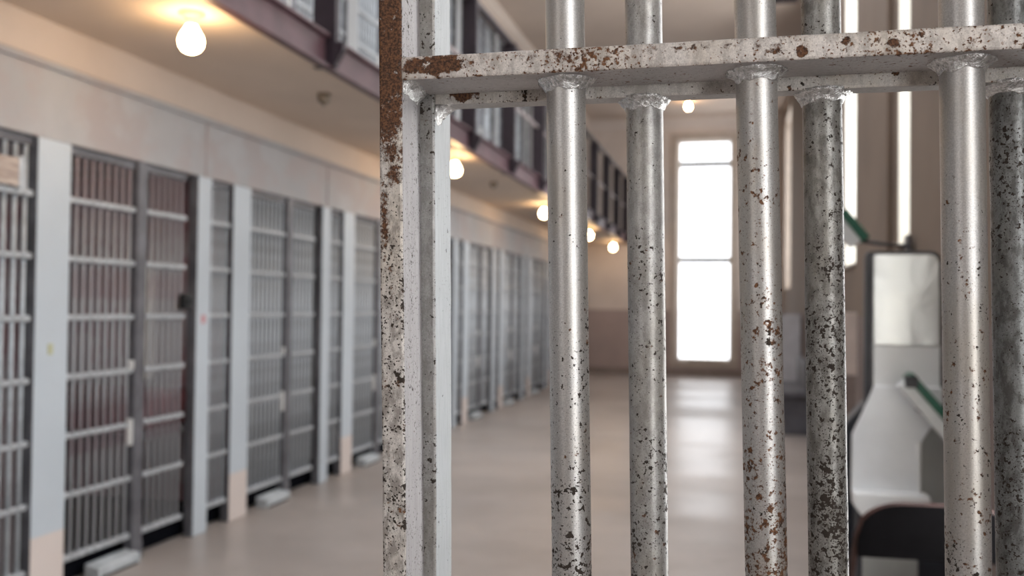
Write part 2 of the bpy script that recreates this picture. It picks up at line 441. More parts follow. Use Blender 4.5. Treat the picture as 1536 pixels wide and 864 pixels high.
# right wall windows, added ones included
for i, (ya, yb, za, zb) in enumerate(RW):
    wf = B_()                                # plaster reveal lining the opening
    t_ = 0.018
    box(wf, (XW + 0.0, ya, za), (XW + 0.30, ya + t_, zb)); box(wf, (XW + 0.0, yb - t_, za), (XW + 0.30, yb, zb))
    box(wf, (XW + 0.0, ya, zb - t_), (XW + 0.30, yb, zb)); box(wf, (XW - 0.02, ya - 0.0, za), (XW + 0.30, yb + 0.0, za + t_), 0.004)
    w = struct('window_%d' % (i + 2), wf, M['jamb'] if ya < 8 else M['jamb_tan'])
    f_ = B_(); q = 0.035
    for a, c in (((XW + 0.22, ya + t_, za + t_), (XW + 0.26, ya + t_ + q, zb - t_)), ((XW + 0.22, yb - t_ - q, za + t_), (XW + 0.26, yb - t_, zb - t_)),
                 ((XW + 0.22, ya + t_, zb - t_ - q), (XW + 0.26, yb - t_, zb - t_)), ((XW + 0.22, ya + t_, za + t_), (XW + 0.26, yb - t_, za + t_ + q)),
                 ((XW + 0.225, ya + t_, (za + zb) / 2 - 0.015), (XW + 0.255, yb - t_, (za + zb) / 2 + 0.015))): box(f_, a, c, 0.004)
    struct('window_frame', f_, M['jamb'], w)
    p_ = B_(); box(p_, (XW + 0.237, ya + t_ + 0.01, za + t_ + 0.01), (XW + 0.243, yb - t_ - 0.01, zb - t_ - 0.01)); struct('window_pane', p_, M['glass'] if ya < 12 else M['dimmed'], w)
# added skylight, out of view, brightening hall and far wall
b = B_(); q = 0.06
for a, c in (((SKY[0], SKY[2], ZC + 0.02), (SKY[0] + q, SKY[3], ZC + 0.2)), ((SKY[1] - q, SKY[2], ZC + 0.02), (SKY[1], SKY[3], ZC + 0.2)),
             ((SKY[0], SKY[2], ZC + 0.02), (SKY[1], SKY[2] + q, ZC + 0.2)), ((SKY[0], SKY[3] - q, ZC + 0.02), (SKY[1], SKY[3], ZC + 0.2))): box(b, a, c, 0.004)
for i in range(1, 10): box(b, (SKY[0], SKY[2] + i - 0.02, ZC + 0.08), (SKY[1], SKY[2] + i + 0.02, ZC + 0.14))
w = struct('window_30', b, M['frame'])
b = B_(); box(b, (SKY[0] + 0.03, SKY[2] + 0.03, ZC + 0.105), (SKY[1] - 0.03, SKY[3] - 0.03, ZC + 0.112)); struct('window_pane', b, M['dimmed'], w)
# added window behind the camera, front fill for the gate bars
for i, (xa, xb, za, zb) in enumerate(BW):
    wf = B_(); q = 0.05
    for a, c in (((xa, YB - 0.2, za), (xa + q, YB - 0.14, zb)), ((xb - q, YB - 0.2, za), (xb, YB - 0.14, zb)), ((xa, YB - 0.2, za), (xb, YB - 0.14, za + q)), ((xa, YB - 0.2, zb - q), (xb, YB - 0.14, zb)),
                 ((xa, YB - 0.19, 2.6), (xb, YB - 0.15, 2.65))): box(wf, a, c, 0.004)
    w = struct('window_%d' % (i + 20), wf, M['jamb'])
    p_ = B_(); box(p_, (xa + 0.02, YB - 0.173, za + 0.02), (xb - 0.02, YB - 0.167, zb - 0.02)); struct('window_pane', p_, M['glass'], w)

# flat pilaster between the right windows
b = B_(); box(b, (XW - 0.03, 5.72, 0.15), (XW, 6.05, ZC), 0.006); struct('trim_right_pilaster', b, M['tan_backlit'])
b = B_(); box(b, (XW - 0.05, 10.9, 0.15), (XW, 11.2, ZC), 0.006); struct('trim_right_pilaster.001', b, M['tan_backlit'])

# ------------------------------------------------------------------ cell block: walls
Y0, PER = 3.61, 1.70
KLO, KHI = -3, 8
yA, yZ = Y0 + PER * KLO, Y0 + PER * (KHI + 1) + 0.22
XB = -4.55
ZU = 2.84          # gallery walkway level = floor of the upper cells
for lvl, zz in ((0, 0.0), (1, ZU)):
    b = B_(); box(b, (XB - 0.15, YB, zz), (XB, YF, zz + 2.2)); struct('wall_cells_back' + ('_upper' if lvl else ''), b, M['cell'])
    b = B_(); box(b, (XB, YB, zz + 2.19), (D0 - 0.03, YF, zz + 2.33)); struct('ceiling_cells' + ('_upper' if lvl else ''), b, M['cell'])
b = B_(); box(b, (XB, YB, 0.0), (D0 - 0.110, YF, 0.104)); struct('floor_cells', b, M['black'])  # near-black slab stands in for the dark void under the grilles
for k in range(KLO, KHI + 2):
    ym = Y0 + PER * k + 0.11
    for lvl, zz in ((0, 0.10), (1, ZU)):
        b = B_(); box(b, (XB, ym - 0.06, zz), (D0 - 0.064, ym + 0.06, 2.19 + (ZU if lvl else 0))); struct('wall_cell_divider', b, M['cell_red'] if k in (0, 1) else M['cell'])
# peeling red paint at the back of the first cell
b = B_(); box(b, (XB, Y0 + 0.17, 0.10), (XB + 0.02, Y0 + PER + 0.05, 2.19)); struct('wall_cell_lining', b, M['cell_red'])

# header beam, ledge and upper wall
b = B_(); box(b, (D0 - 0.2, YB, 2.13), (D0, YF, 2.455)); struct('wall_header', b, M['header'])
b = B_(); prism(b, [(D0 - 0.02, 2.452), (D0 + 0.022, 2.452), (D0 + 0.03, 2.462), (D0 + 0.03, 2.474), (D0 + 0.012, 2.486), (D0 - 0.02, 2.486)], 'y', YB, YF); struct('trim_header_ledge', b, M['header'])
b = B_(); box(b, (D0 - 0.2, YB, 2.455), (D0 - 0.02, YF, ZG + 0.03)); struct('wall_above_header', b, M['upper_wall'])
b = B_(); box(b, (XB - 0.15, YB, ZG), (GE + 0.004, YF, ZU)); struct('ceiling_gallery_slab', b, M['soffit'])
b = B_(); box(b, (D0 - 0.2, YB, ZU + 2.13), (D0, YF, ZC)); struct('wall_upper_header', b, M['upper_wall'])
b = B_(); prism(b, [(D0, ZC), (D0 + 0.10, ZC), (D0 + 0.10, ZC - 0.05), (D0 + 0.03, ZC - 0.12), (D0, ZC - 0.12)], 'y', YB, YF); struct('trim_upper_cornice', b, M['upper_wall'])
for k in range(KLO, KHI + 1):     # joints in the header plaster over the narrow pillars
    b = B_(); box(b, (D0 - 0.002, Y0 + PER * k + 1.365, 2.13), (D0 + 0.003, Y0 + PER * k + 1.385, 2.452), 0.001); struct('trim_header_joint', b, M['joint'])
# maroon steel channel along the gallery edge, in lengths that butt at the posts
b = B_(); prism(b, [(GE, ZG - 0.012), (GE + 0.055, ZG - 0.012), (GE + 0.055, ZG + 0.004), (GE + 0.022, ZG + 0.012), (GE + 0.022, ZG + 0.150), (GE + 0.055, ZG + 0.158), (GE + 0.055, ZG + 0.172), (GE, ZG + 0.172)], 'y', YB, YF)
struct('trim_gallery_channel', b, M['maroon'])

def dark_sides(bm):       # both sides of a pillar take the dark grey post material
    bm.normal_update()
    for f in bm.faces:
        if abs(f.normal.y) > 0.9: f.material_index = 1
# pillars of the cell fronts (setting, one mesh each)
for lvl, zz in ((0, 0.0), (1, ZU)):
    for k in range(KLO, KHI + 2):
        y = Y0 + PER * k
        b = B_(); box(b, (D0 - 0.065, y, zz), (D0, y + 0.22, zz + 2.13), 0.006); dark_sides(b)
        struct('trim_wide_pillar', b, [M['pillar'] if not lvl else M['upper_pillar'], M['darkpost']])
        if k <= KHI:
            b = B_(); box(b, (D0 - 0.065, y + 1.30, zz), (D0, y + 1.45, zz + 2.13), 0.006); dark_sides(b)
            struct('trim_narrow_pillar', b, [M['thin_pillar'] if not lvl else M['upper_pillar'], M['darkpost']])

# ------------------------------------------------------------------ cell grilles
ORD = ['first', 'second', 'third', 'fourth', 'fifth', 'sixth', 'seventh', 'eighth', 'ninth']
STRAPS = [1.867 - 0.284 * i for i in range(6)]
def grille(name, width, nb, zlo=0.13, zhi=2.12):
    """bars in a plane; local y along the wall from 0 to width, front face at x = 0"""
    root = empty(name)
    bb = B_(); tube(bb, (0, 0, zlo), (0, 0, zhi), 0.0112, seg=10)
    m0 = width / nb
    first = None
    for i in range(nb):
        y = m0 * (i + 0.5)
        if first is None: first = obj('bar', bb, M['grille'], root, smooth=True, loc=(-0.02, y, 0))
        else: inst(first, root, (-0.02, y, 0))
    sb = B_(); box(sb, (-0.006, 0.0, -0.011), (0.003, width, 0.011), 0.002)
    # the strap bulges round every bar
    for i in range(nb):
        y = m0 * (i + 0.5); box(sb, (-0.004, y - 0.016, -0.015), (0.006, y + 0.016, 0.015), 0.003)
    s0 = None
    for z in STRAPS:
        if s0 is None: s0 = obj('strap', sb, M['strap'], root, loc=(0, 0, z))
        else: inst(s0, root, (0, 0, z))
    rb = B_(); box(rb, (-0.032, 0.0, 0.128), (0.002, width, 0.156), 0.003)
    obj('bottom_rail', rb, M['strap'], root)
    tb = B_(); box(tb, (-0.034, 0.0, 2.085), (-0.004, width, 2.128), 0.003)
    obj('top_rail', tb, M['darkpost'], root)
    return root
XG = D0 - 0.022
protoA = grille('cell_door', 0.523, 9)
protoB = grille('cell_front_grille', 0.390, 7)
protoC = grille('side_grille', 0.248, 4)
# the door has a lock plate on its closing edge
lb = B_(); box(lb, (-0.03, 0.49, 0.62), (0.012, 0.522, 0.76), 0.006); obj('lock_plate', lb, M['plate'], protoA)
lb = B_(); box(lb, (-0.03, 0.495, 1.02), (0.012, 0.522, 1.07), 0.006); obj('latch', lb, M['plate'], protoA)
protoP = empty('door_post')
pb = B_(); box(pb, (-0.05, 0.0, 0.0), (0.006, 0.0835, 2.13), 0.006); obj('post', pb, M['darkpost'], protoP)
pb = B_(); box(pb, (0.0, 0.002, 0.0), (0.010, 0.083, 0.10), 0.003); obj('foot', pb, M['darkpost'], protoP)
protoS = empty('door_track')
pb = B_(); prism(pb, [(0.0, 0.0), (0.085, 0.0), (0.085, 0.045), (0.079, 0.054), (0.0, 0.072)], 'y', 0.0, 0.33, 0.003); obj('cover', pb, M['sill'], protoS)
pb = B_(); box(pb, (0.02, 0.02, 0.0), (0.0862, 0.31, 0.012)); obj('foot_strip', pb, M['black'], protoS)

used = set()
def place(proto, k, yoff, lvl, label, cat, group, x=XG):
    o = proto if proto.name not in used else copy_tree(proto)
    used.add(proto.name)
    o.location = (x, Y0 + PER * k + yoff, ZU if lvl else 0)
    tag(o, label, cat, group)
    return o
for k in range(-1, KHI + 1):
    n = 'cell cut by the left edge of the photo' if k < 0 else ORD[k] + ' whole ground-floor cell'
    if k >= 0:
        place(protoA, k, 0.22, 0, 'grey barred cell door right of the wide pillar, %s' % n, 'cell door', 'ground floor cell doors')
        place(protoB, k, 0.829, 0, 'fixed grey bar grille right of the dark door post, %s' % n, 'grille', 'ground floor fixed grilles')
        place(protoP, k, 0.7445, 0, 'dark grey steel post between door and grille, %s' % n, 'post', 'ground floor door posts', XG + 0.01)
        place(protoS, k, 0.43, 0, 'pale grey track cover on the floor under the door, %s' % n, 'door track', 'ground floor door tracks', D0 - 0.05)
    place(protoC, k, 1.451, 0, 'narrow grey bar grille between two pillars, %s' % n, 'grille', 'ground floor narrow grilles')
for k in range(0, KHI + 1):
    n = ORD[k] + ' upper cell along the gallery'
    place(protoA, k, 0.22, 1, 'grey barred door behind the gallery railing, %s' % n, 'cell door', 'upper cell doors')
    place(protoB, k, 0.829, 1, 'grey fixed bar grille behind the gallery railing, %s' % n, 'grille', 'upper fixed grilles')
    place(protoP, k, 0.7445, 1, 'dark steel door post behind the gallery railing, %s' % n, 'post', 'upper door posts', XG + 0.01)
    place(protoC, k, 1.451, 1, 'narrow grey grille behind the gallery railing, %s' % n, 'grille', 'upper narrow grilles')

_t = NT('worn_maroon_grille')
_z = _t.sep()[2]; _n = _t.noise(7.0, 4, 0.7); _zz = _t.math('ADD', _z, _t.math('MULTIPLY', _t.math('SUBTRACT', _n, 0.5), 0.25))
_f = _t.math('MULTIPLY', _t.step(_zz, 0.60, 0.66), _t.step(_t.math('MULTIPLY', _zz, -1.0), -0.90, -0.84))
_f = _t.math('MAXIMUM', _f, _t.step(_zz, 1.55, 2.0))
_f = _t.math('MAXIMUM', _f, _t.math('MULTIPLY', _t.math('MULTIPLY', _t.step(_zz, 1.38, 1.42), _t.step(_t.math('MULTIPLY', _zz, -1.0), -1.56, -1.50)), 0.7))
_t.set('Base Color', _t.mix(_t.math('MULTIPLY', _f, 0.55), (0.37, 0.375, 0.395), (0.205, 0.125, 0.145))); _t.set('Roughness', 0.55)
for o_ in (protoA, protoB):
    for c_ in o_.children:
        if c_.name.startswith('bar'):
            c_.material_slots[0].link = 'OBJECT'; c_.material_slots[0].material = _t.m
# small things on the fronts
def small(name, label, cat, bm, m, loc=(0, 0, 0)):
    return tag(obj(name, bm, m, None, loc=loc), label, cat)
sg = empty('board_sign', (XG + 0.012, 3.24, 1.885)); tag(sg, 'faded brown board fixed to the bars at the left edge of the photo', 'sign')
b = B_(); box(b, (0, 0, 0), (0.014, 0.262, 0.125), 0.003); obj('board', b, M['wood_sign'], sg)
b = B_(); box(b, (0.006, 0.252, -0.012), (0.018, 0.274, 0.135), 0.003); obj('clip', b, M['grille'], sg)
b = B_(); box(b, (0, 0, -0.045), (0.05, 0.075, 0.045), 0.012); tube(b, (0.05, 0.038, 0.0), (0.062, 0.038, 0.0), 0.02)
obj('lock_box', b, M['lockblack'], protoB, loc=(0.008, 0.306, 1.385))['label'] = 'black lock box'
b = B_(); box(b, (0, 0, 0), (0.003, 0.045, 0.05), 0.001); small('paper_tag', 'small pink tag stuck on the narrow pillar of the first whole cell', 'tag', b, M['pink'], (D0, Y0 + 1.35, 1.255))
b = B_(); box(b, (0, 0, 0), (0.003, 0.03, 0.05), 0.001); small('paper_scrap', 'small olive scrap stuck on the nearest wide pillar', 'tag', b, M['olive'], (D0, Y0 + 0.085, 1.13))
# bunk in the first cell
bk = empty('bunk', (-3.88, Y0 + 1.40, 0.104)); tag(bk, 'steel bunk with a maroon blanket inside the first whole cell', 'bunk')
b = B_(); box(b, (-0.55, -0.32, 0.47), (0.55, 0.30, 0.52), 0.01); obj('bed_frame', b, M['bunk'], bk)
b = B_(); box(b, (-0.54, -0.31, 0.52), (0.54, 0.29, 0.74), 0.05, 4); obj('blanket', b, M['mattress'], bk, smooth=True)
for sx in (-0.50, 0.50):
    for sy in (-0.28, 0.26):
        b = B_(); tube(b, (sx, sy, 0), (sx, sy, 0.475), 0.02, seg=10); obj('leg', b, M['bunk'], bk, smooth=True)
tw = B_()
box(tw, (-0.012, 0, 0), (0.012, 0.13, 0.62), 0.01)
tw_o = tag(obj('towel', tw, M['pale'], None, loc=(XG - 0.048, Y0 + 0.84, 0.95)), 'pale towel hanging inside the bars of the first whole cell', 'towel')

# ------------------------------------------------------------------ gallery railing
rl = empty('gallery_railing', (GE + 0.01, 0, ZG)); tag(rl, 'dark steel railing with square posts along the upper gallery', 'railing')
pb = B_(); box(pb, (-0.065, -0.028, -0.004), (0.072, 0.028, 1.29), 0.004)
prism(pb, [(0.060, -0.004), (0.115, 0.09), (0.115, 0.13), (0.060, 0.13)], 'y', -0.024, 0.024)
first = None
y = 4.72 - 1.4 * 4
while y < YF - 0.3:
    if first is None: first = obj('post', pb, M['railblack'], rl, loc=(0, y, 0))
    else: inst(first, rl, (0, y, 0))
    y += 1.4
b = B_(); box(b, (-0.03, YB + 0.01, 1.275), (0.035, YF - 0.01, 1.325), 0.012); obj('handrail', b, M['railblack'], rl)
b = B_(); tube(b, (-0.005, YB + 0.01, 0.73), (-0.005, YF - 0.01, 0.73), 0.018, seg=10); obj('middle_rail', b, M['midrail'], rl, smooth=True)

# ------------------------------------------------------------------ bulbs and ceiling boxes
def make_bulb(s=1.0):
    r = empty('light_bulb')
    g = B_(); lathe(g, [(0.0, -0.178), (0.02, -0.176), (0.038, -0.166), (0.050, -0.148), (0.054, -0.128), (0.050, -0.106), (0.038, -0.084), (0.024, -0.062), (0.0215, -0.050), (0.0, -0.050)], 20)
    obj('globe', g, M['bulb'], r, smooth=True)
    g = B_(); lathe(g, [(0.0, -0.058), (0.024, -0.056), (0.026, -0.034), (0.032, -0.026), (0.034, -0.016), (0.0, -0.016)], 20); obj('socket', g, M['socket'], r, smooth=True)
    g = B_(); lathe(g, [(0.0, -0.018), (0.05, -0.018), (0.056, -0.008), (0.056, 0.0), (0.0, 0.0)], 20); obj('ceiling_plate', g, M['socket'], r, smooth=True)
    return r
bulb0 = make_bulb()
BX = -2.40
bulb_y = [3.72, 7.75, 11.6, 15.3, 18.35]
bl = ['nearest glowing bulb under the gallery, beside the top left corner', 'glowing bulb half hidden behind the flat gate stile',
      'glowing bulb under the gallery just left of the first round gate bar', 'glowing bulb just right of the first round gate bar',
      'farthest glowing bulb under the gallery, left of the tall window']
for i, yy in enumerate(bulb_y):
    o = bulb0 if i == 0 else copy_tree(bulb0)
    o.location = (BX, yy, ZG); tag(o, bl[i], 'light bulb', 'bare bulbs under the gallery')
o = copy_tree(bulb0); o.location = (-0.92, 17.6, ZC); tag(o, 'small glowing bulb on the hall ceiling above the tall window', 'light bulb', 'bare bulbs on the hall ceiling')

def make_jbox():
    r = empty('junction_box')
    g = B_(); lathe(g, [(0.0, -0.055), (0.03, -0.055), (0.038, -0.048), (0.04, 0.0), (0.0, 0.0)], 16); obj('box', g, M['jbox'], r, smooth=True)
    g = B_(); tube(g, (0, 0, -0.055), (0, 0, -0.075), 0.012, seg=10); obj('knockout', g, M['jbox'], r, smooth=True)
    return r
jb = make_jbox()
for i, yy in enumerate((5.32, 9.45, 13.4)):
    o = jb if i == 0 else copy_tree(jb)
    o.location = (-2.50, yy, ZG)
    tag(o, ['dark round junction box on the gallery underside left of the gate', 'dark junction box on the soffit just right of the flat stile', 'small far junction box on the soffit beyond the second bulb'][i], 'junction box', 'junction boxes under the gallery')
# dark vent strip on the hall ceiling
vt = empty('ceiling_vent', (0.44, 12.0, ZC)); tag(vt, 'dark slatted vent on the hall ceiling right of the window', 'vent')
b = B_(); box(b, (-0.28, -0.14, -0.03), (0.28, 0.14, 0.0), 0.005); obj('frame', b, M['tan_backlit'], vt)
b = B_()
for i in range(5): box(b, (-0.25, -0.11 + i * 0.047, -0.038), (0.25, -0.085 + i * 0.047, -0.028), 0.002)
obj('slat_panel', b, M['railblack'], vt)

# ------------------------------------------------------------------ the gate (foreground)
G = radians(9.3); TH = YAW - G
gx = Vector((cos(TH), sin(TH), 0)); gy = Vector((-sin(TH), cos(TH), 0))
Z0 = 0.716
TF, TR = 0.0225, 0.0160          # the old frames lean a little
def gate_root(name, tilt):
    return empty(name, gy * Z0, rz=TH, ry=-tilt)
def X_(s, tilt): return s + EYE * tilt   # position at eye height -> local x

def flatbar(bm, a, b, bev=0.0021):
    """a flat bar, beveled, cut into short lengths and slightly uneven"""
    a = Vector(a); b = Vector(b)
    box(bm, a, b, bev, 2)
    s = b - a
    ax = max(range(3), key=lambda i: abs(s[i]))
    n = int(abs(s[ax]) / 0.012)
    nv = Vector((0, 0, 0)); nv[ax] = 1
    for i in range(1, n):
        co = a.copy(); co[ax] = a[ax] + s[ax] * i / n
        bmesh.ops.bisect_plane(bm, geom=bm.verts[:] + bm.edges[:] + bm.faces[:], plane_co=co, plane_no=nv)
    for v in bm.verts:
        d = mnoise.noise_vector(v.co * 45.0) * 0.00028 + mnoise.noise_vector(v.co * 8.0) * 0.0004
        d[ax] = 0; v.co += d
    return bm

def roundbar(bm, x, y, z0, z1, r, tilt=0.0, zr=1.38, seg=40, seed=0):
    n = int((z1 - z0) / 0.012)
    rings = []
    for i in range(n + 1):
        z = z0 + (z1 - z0) * i / n
        cx = x - tilt * (z - zr)
        ring = []
        for k in range(seg):
            a = 2 * pi * k / seg
            p = Vector((cos(a), sin(a), z * 14 + seed))
            rr = r * (1 + 0.010 * mnoise.noise(p * 1.6) + 0.006 * mnoise.noise(Vector((cos(a) * 3, sin(a) * 3, z * 60 + seed))))
            ring.append(bm.verts.new((cx + rr * cos(a), y + rr * sin(a), z)))
        rings.append(ring)
    for i in range(n):
        for k in range(seg):
            bm.faces.new((rings[i][k], rings[i][(k + 1) % seg], rings[i + 1][(k + 1) % seg], rings[i + 1][k]))
    bm.faces.new(rings[0][::-1]); bm.faces.new(rings[-1])
    return bm

def weld_ring(bm, x, y, z, r, drop, flare, seed, sgn=-1, seg=64, sq=1.0):
    """lumpy fillet where a round bar meets a flat bar; sgn -1 hangs below z"""
    rows = 9
    rings = []
    for j in range(rows + 1):
        t = j / rows
        ring = []
        for k in range(seg):
            a = 2 * pi * k / seg
            w = mnoise.noise(Vector((cos(a) * 2.2 + seed, sin(a) * 2.2, t * 1.5)))
            w2 = mnoise.noise(Vector((cos(a) * 7 + seed, sin(a) * 7, t * 5)))
            prof = (1 - t) ** 1.9
            dr = drop * (1 + 0.35 * w)
            rr = r + 0.0006 + flare * prof * (1 + 0.28 * w + 0.26 * w2) + 0.0012 * w2 * (1 - t)
            if j == rows: rr = r - 0.001
            ring.append(bm.verts.new((x + rr * cos(a), y + rr * sin(a) * sq, z + sgn * (dr * t - 0.0015 * (j == 0)))))
        rings.append(ring)
    for j in range(rows):
        for k in range(seg):
            bm.faces.new((rings[j][k], rings[j][(k + 1) % seg], rings[j + 1][(k + 1) % seg], rings[j + 1][k]))
    bm.faces.new(rings[0]); bm.faces.new(rings[-1][::-1])
    return bm

def weld_corner(bm, x, z, y0, y1, size, seed, sx=1, sz=-1):
    """concave weld fillet in a corner, running in depth"""
    rows, cols = 14, 10
    grid = []
    for i in range(rows + 1):
        yy = y0 + (y1 - y0) * i / rows
        line = []
        for j in range(cols + 1):
            t = j / cols
            w = mnoise.noise(Vector((yy * 180 + seed, t * 3.0, seed))) ; w2 = mnoise.noise(Vector((yy * 420, t * 9, seed + 3)))
            s = size * (1 + 0.28 * w)
            a = t * pi / 2
            px = s * (1 - sin(a)) ; pz = s * (1 - cos(a))
            k = 1.0 + 0.22 * w2 * sin(a * 2)
            line.append(bm.verts.new((x + sx * (px * k - 0.0004), yy, z + sz * (pz * k - 0.0004))))
        cnr = bm.verts.new((x - sx * 0.0006, yy, z - sz * 0.0006))
        grid.append((line, cnr))
    for i in range(rows):
        (A, ca), (Bq, cb) = grid[i], grid[i + 1]
        for j in range(cols): bm.faces.new((A[j], A[j + 1], Bq[j + 1], Bq[j]))
        bm.faces.new((A[0], Bq[0], cb, ca)); bm.faces.new((A[-1], ca, cb, Bq[-1]))
    for (L, c), rev in ((grid[0], False), (grid[-1], True)):
        vs = L + [c]
        bm.faces.new(vs[::-1] if rev else vs)
    return bm

# ---- front gate
ZX = 1.573 - 0.0                         # middle line of the seen crossbar at local x~0
gate = gate_root('barred_gate', TF); tag(gate, 'rusty silver barred gate in front, its flat stile and crossbar nearest the viewer', 'gate')
sx0, sx1 = X_(-0.2232, TF), X_(-0.2040, TF)
czf = 1.5730 - 0.0225 * 0.031
ch = 0.0095
DEP = 0.058
CX1 = X_(0.672, TF)
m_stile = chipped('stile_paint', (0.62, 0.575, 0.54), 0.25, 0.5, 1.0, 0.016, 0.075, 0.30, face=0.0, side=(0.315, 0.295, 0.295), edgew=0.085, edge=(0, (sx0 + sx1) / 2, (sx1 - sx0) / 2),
                  corner=[(sx0 + 0.006, czf + 0.025, 0.024, 0.115, 1.6), (sx1, czf, 0.016, 0.02, 1.2), (sx0 + 0.012, 1.50, 0.012, 0.03, 0.9), (sx0 + 0.004, 1.455, 0.006, 0.05, 0.7), (sx0 + 0.010, 1.40, 0.008, 0.06, 0.35)], bumpy=0.6, grime=0.7)
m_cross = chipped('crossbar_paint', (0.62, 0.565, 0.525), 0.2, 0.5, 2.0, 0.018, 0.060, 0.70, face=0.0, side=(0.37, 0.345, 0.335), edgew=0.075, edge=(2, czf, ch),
                  corner=[(sx1 + 0.026, czf + 0.0015, 0.032, 0.010, 1.5), (X_(-0.075, TF), czf + 0.002, 0.035, 0.008, 0.5), (X_(0.02, TF), czf + 0.004, 0.05, 0.007, 0.45),
                          (X_(0.085, TF), czf, 0.03, 0.010, 0.55), (X_(0.103, TF), czf - 0.003, 0.006, 0.006, 1.4), (X_(0.135, TF), czf + 0.003, 0.005, 0.005, 1.2), (X_(0.168, TF), czf + 0.0, 0.006, 0.006, 1.2)], bumpy=0.6, grime=0.45)
b = B_(); flatbar(b, (sx0, 0, 0.03), (sx1, DEP, 2.16)); obj('stile', b, m_stile, gate, smooth=False)
b = B_(); flatbar(b, (CX1, 0, 0.03), (CX1 + 0.0192, DEP, 2.16)); obj('stile', b, m_stile, gate)
crossz = [czf - 1.5, czf - 1.0, czf - 0.5, czf, czf + 0.5]
for z in crossz:
    b = B_(); flatbar(b, (sx1 - 0.001, 0.0003, z - ch), (CX1 + 0.001, DEP - 0.003, z + ch)); obj('crossbar', b, m_cross, gate)
RB = 0.01585
front_bars = [(-0.0760, 0.010, 0.00, 0.0, 0.30), (0.0737, 0.030, 0.012, 0.003, 0.5), (0.2223, 0.010, 0.0, -0.008, 0.40), (0.371, 0.02, 0.0, 0.0, 0.4), (0.520, 0.02, 0.0, 0.0, 0.4)]
for i, (s, dn, fn, extra, rs) in enumerate(front_bars):
    m = chipped('front_bar_paint_%d' % i, SILV, 0.86, 0.45, 11.0 + i * 3, dn - 0.008, fn + 0.012, rs, size=1.25, zgrad=0.42, zmid=1.38, bumpy=0.25)
    b = B_(); roundbar(b, X_(s, TF), 0.0300, 0.05, 2.14, RB, extra, seed=i * 7.3)
    o = obj('bar', b, m, gate, smooth=True)
    for z in crossz:
        b = B_()
        weld_ring(b, X_(s, TF) - extra * (z - 1.38), 0.0300, z - ch, RB, 0.0095, 0.0078, i * 3.1 + z, -1)
        obj('weld_bead', b, M['weld'], o, smooth=True)
# corner welds between stile and crossbar
b = B_(); weld_corner(b, sx1, czf - ch, 0.003, DEP - 0.004, 0.0125, 1.7, 1, -1); obj('weld_fillet', b, M['weld'], gate, smooth=True)
b = B_(); weld_corner(b, sx1, czf + ch, 0.002, DEP - 0.004, 0.0050, 4.2, 1, 1); obj('weld_fillet', b, M['weld'], gate, smooth=True)

# ---- rear grille
rear = gate_root('fixed_grille', TR); tag(rear, 'second barred grille right behind the gate, its round bars speckled darker', 'grille')
RD = 0.0595
rx0, rx1 = X_(-0.2125, TR), X_(-0.1930, TR)
czr = 1.5625 - 0.016 * 0.022 + 0.002
crh = 0.0098
RX1 = X_(0.700, TR)
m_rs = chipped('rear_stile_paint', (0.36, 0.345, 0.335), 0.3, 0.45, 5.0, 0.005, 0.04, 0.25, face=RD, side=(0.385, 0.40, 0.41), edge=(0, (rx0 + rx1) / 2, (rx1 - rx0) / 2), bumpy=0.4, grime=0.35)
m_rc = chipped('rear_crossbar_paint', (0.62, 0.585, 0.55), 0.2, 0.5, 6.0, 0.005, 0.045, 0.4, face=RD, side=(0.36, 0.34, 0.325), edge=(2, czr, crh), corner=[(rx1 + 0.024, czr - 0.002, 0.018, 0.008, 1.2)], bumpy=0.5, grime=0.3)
b = B_(); flatbar(b, (rx0, RD, 0.0), (rx1, RD + 0.060, 2.2)); obj('stile', b, m_rs, rear)
b = B_(); flatbar(b, (RX1, RD, 0.0), (RX1 + 0.0195, RD + 0.060, 2.2)); obj('stile', b, m_rs, rear)
crz = [czr - 1.5, czr - 1.0, czr - 0.5, czr, czr + 0.5]
for z in crz:
    b = B_(); flatbar(b, (rx1 - 0.001, RD + 0.0003, z - crh), (RX1 + 0.001, RD + 0.022, z + crh)); obj('crossbar', b, m_rc, rear)
rear_bars = [(-0.0149, 0.035, 0.015, 0.003, 0.30, 0.35, (0.42, 0.405, 0.39)), (0.1290, 0.062, 0.03, 0.002, 0.12, 0.6, (0.33, 0.32, 0.305)),
             (0.2725, 0.065, 0.03, 0.0, 0.10, 0.7, (0.25, 0.255, 0.255)), (0.416, 0.05, 0.02, 0, 0.2, 0.5, SILV), (0.560, 0.05, 0.02, 0, 0.2, 0.5, SILV)]
RRB = 0.0156
for i, (s, dn, fn, extra, rs, gm, bc) in enumerate(rear_bars):
    m = chipped('rear_bar_paint_%d' % i, bc, 0.5, 0.42, 31.0 + i * 5, dn - 0.03, fn - 0.005, rs, size=1.4, zgrad=0.18, zmid=1.45, bumpy=0.35, grime=gm)
    b = B_(); roundbar(b, X_(s, TR), RD + 0.0175, 0.0, 2.18, RRB, extra, seed=50 + i * 7.3)
    o = obj('bar', b, m, rear, smooth=True)
    for z in crz:
        b = B_()
        weld_ring(b, X_(s, TR) - extra * (z - 1.38), RD + 0.0175, z - crh, RRB, 0.0090, 0.0068, 20 + i * 3.1 + z, -1)
        obj('weld_bead', b, M['weld'], o, smooth=True)
b = B_(); weld_corner(b, rx1, czr - crh, RD + 0.001, RD + 0.024, 0.0165, 8.7, 1, -1); obj('weld_fillet', b, M['weld'], rear, smooth=True)

# ------------------------------------------------------------------ exhibit stand, folding chair and other things by the right wall
KY = 4.05
def kx(du): return du * 0.972 * 3.8 / 1400.0
st = empty('exhibit_stand', (0.62, KY, 0.0)); tag(st, 'tall white steel exhibit stand with a flared lower front behind the folding chair', 'exhibit stand')
ox = -0.62
def P(du, z): return (kx(du) + ox, z)
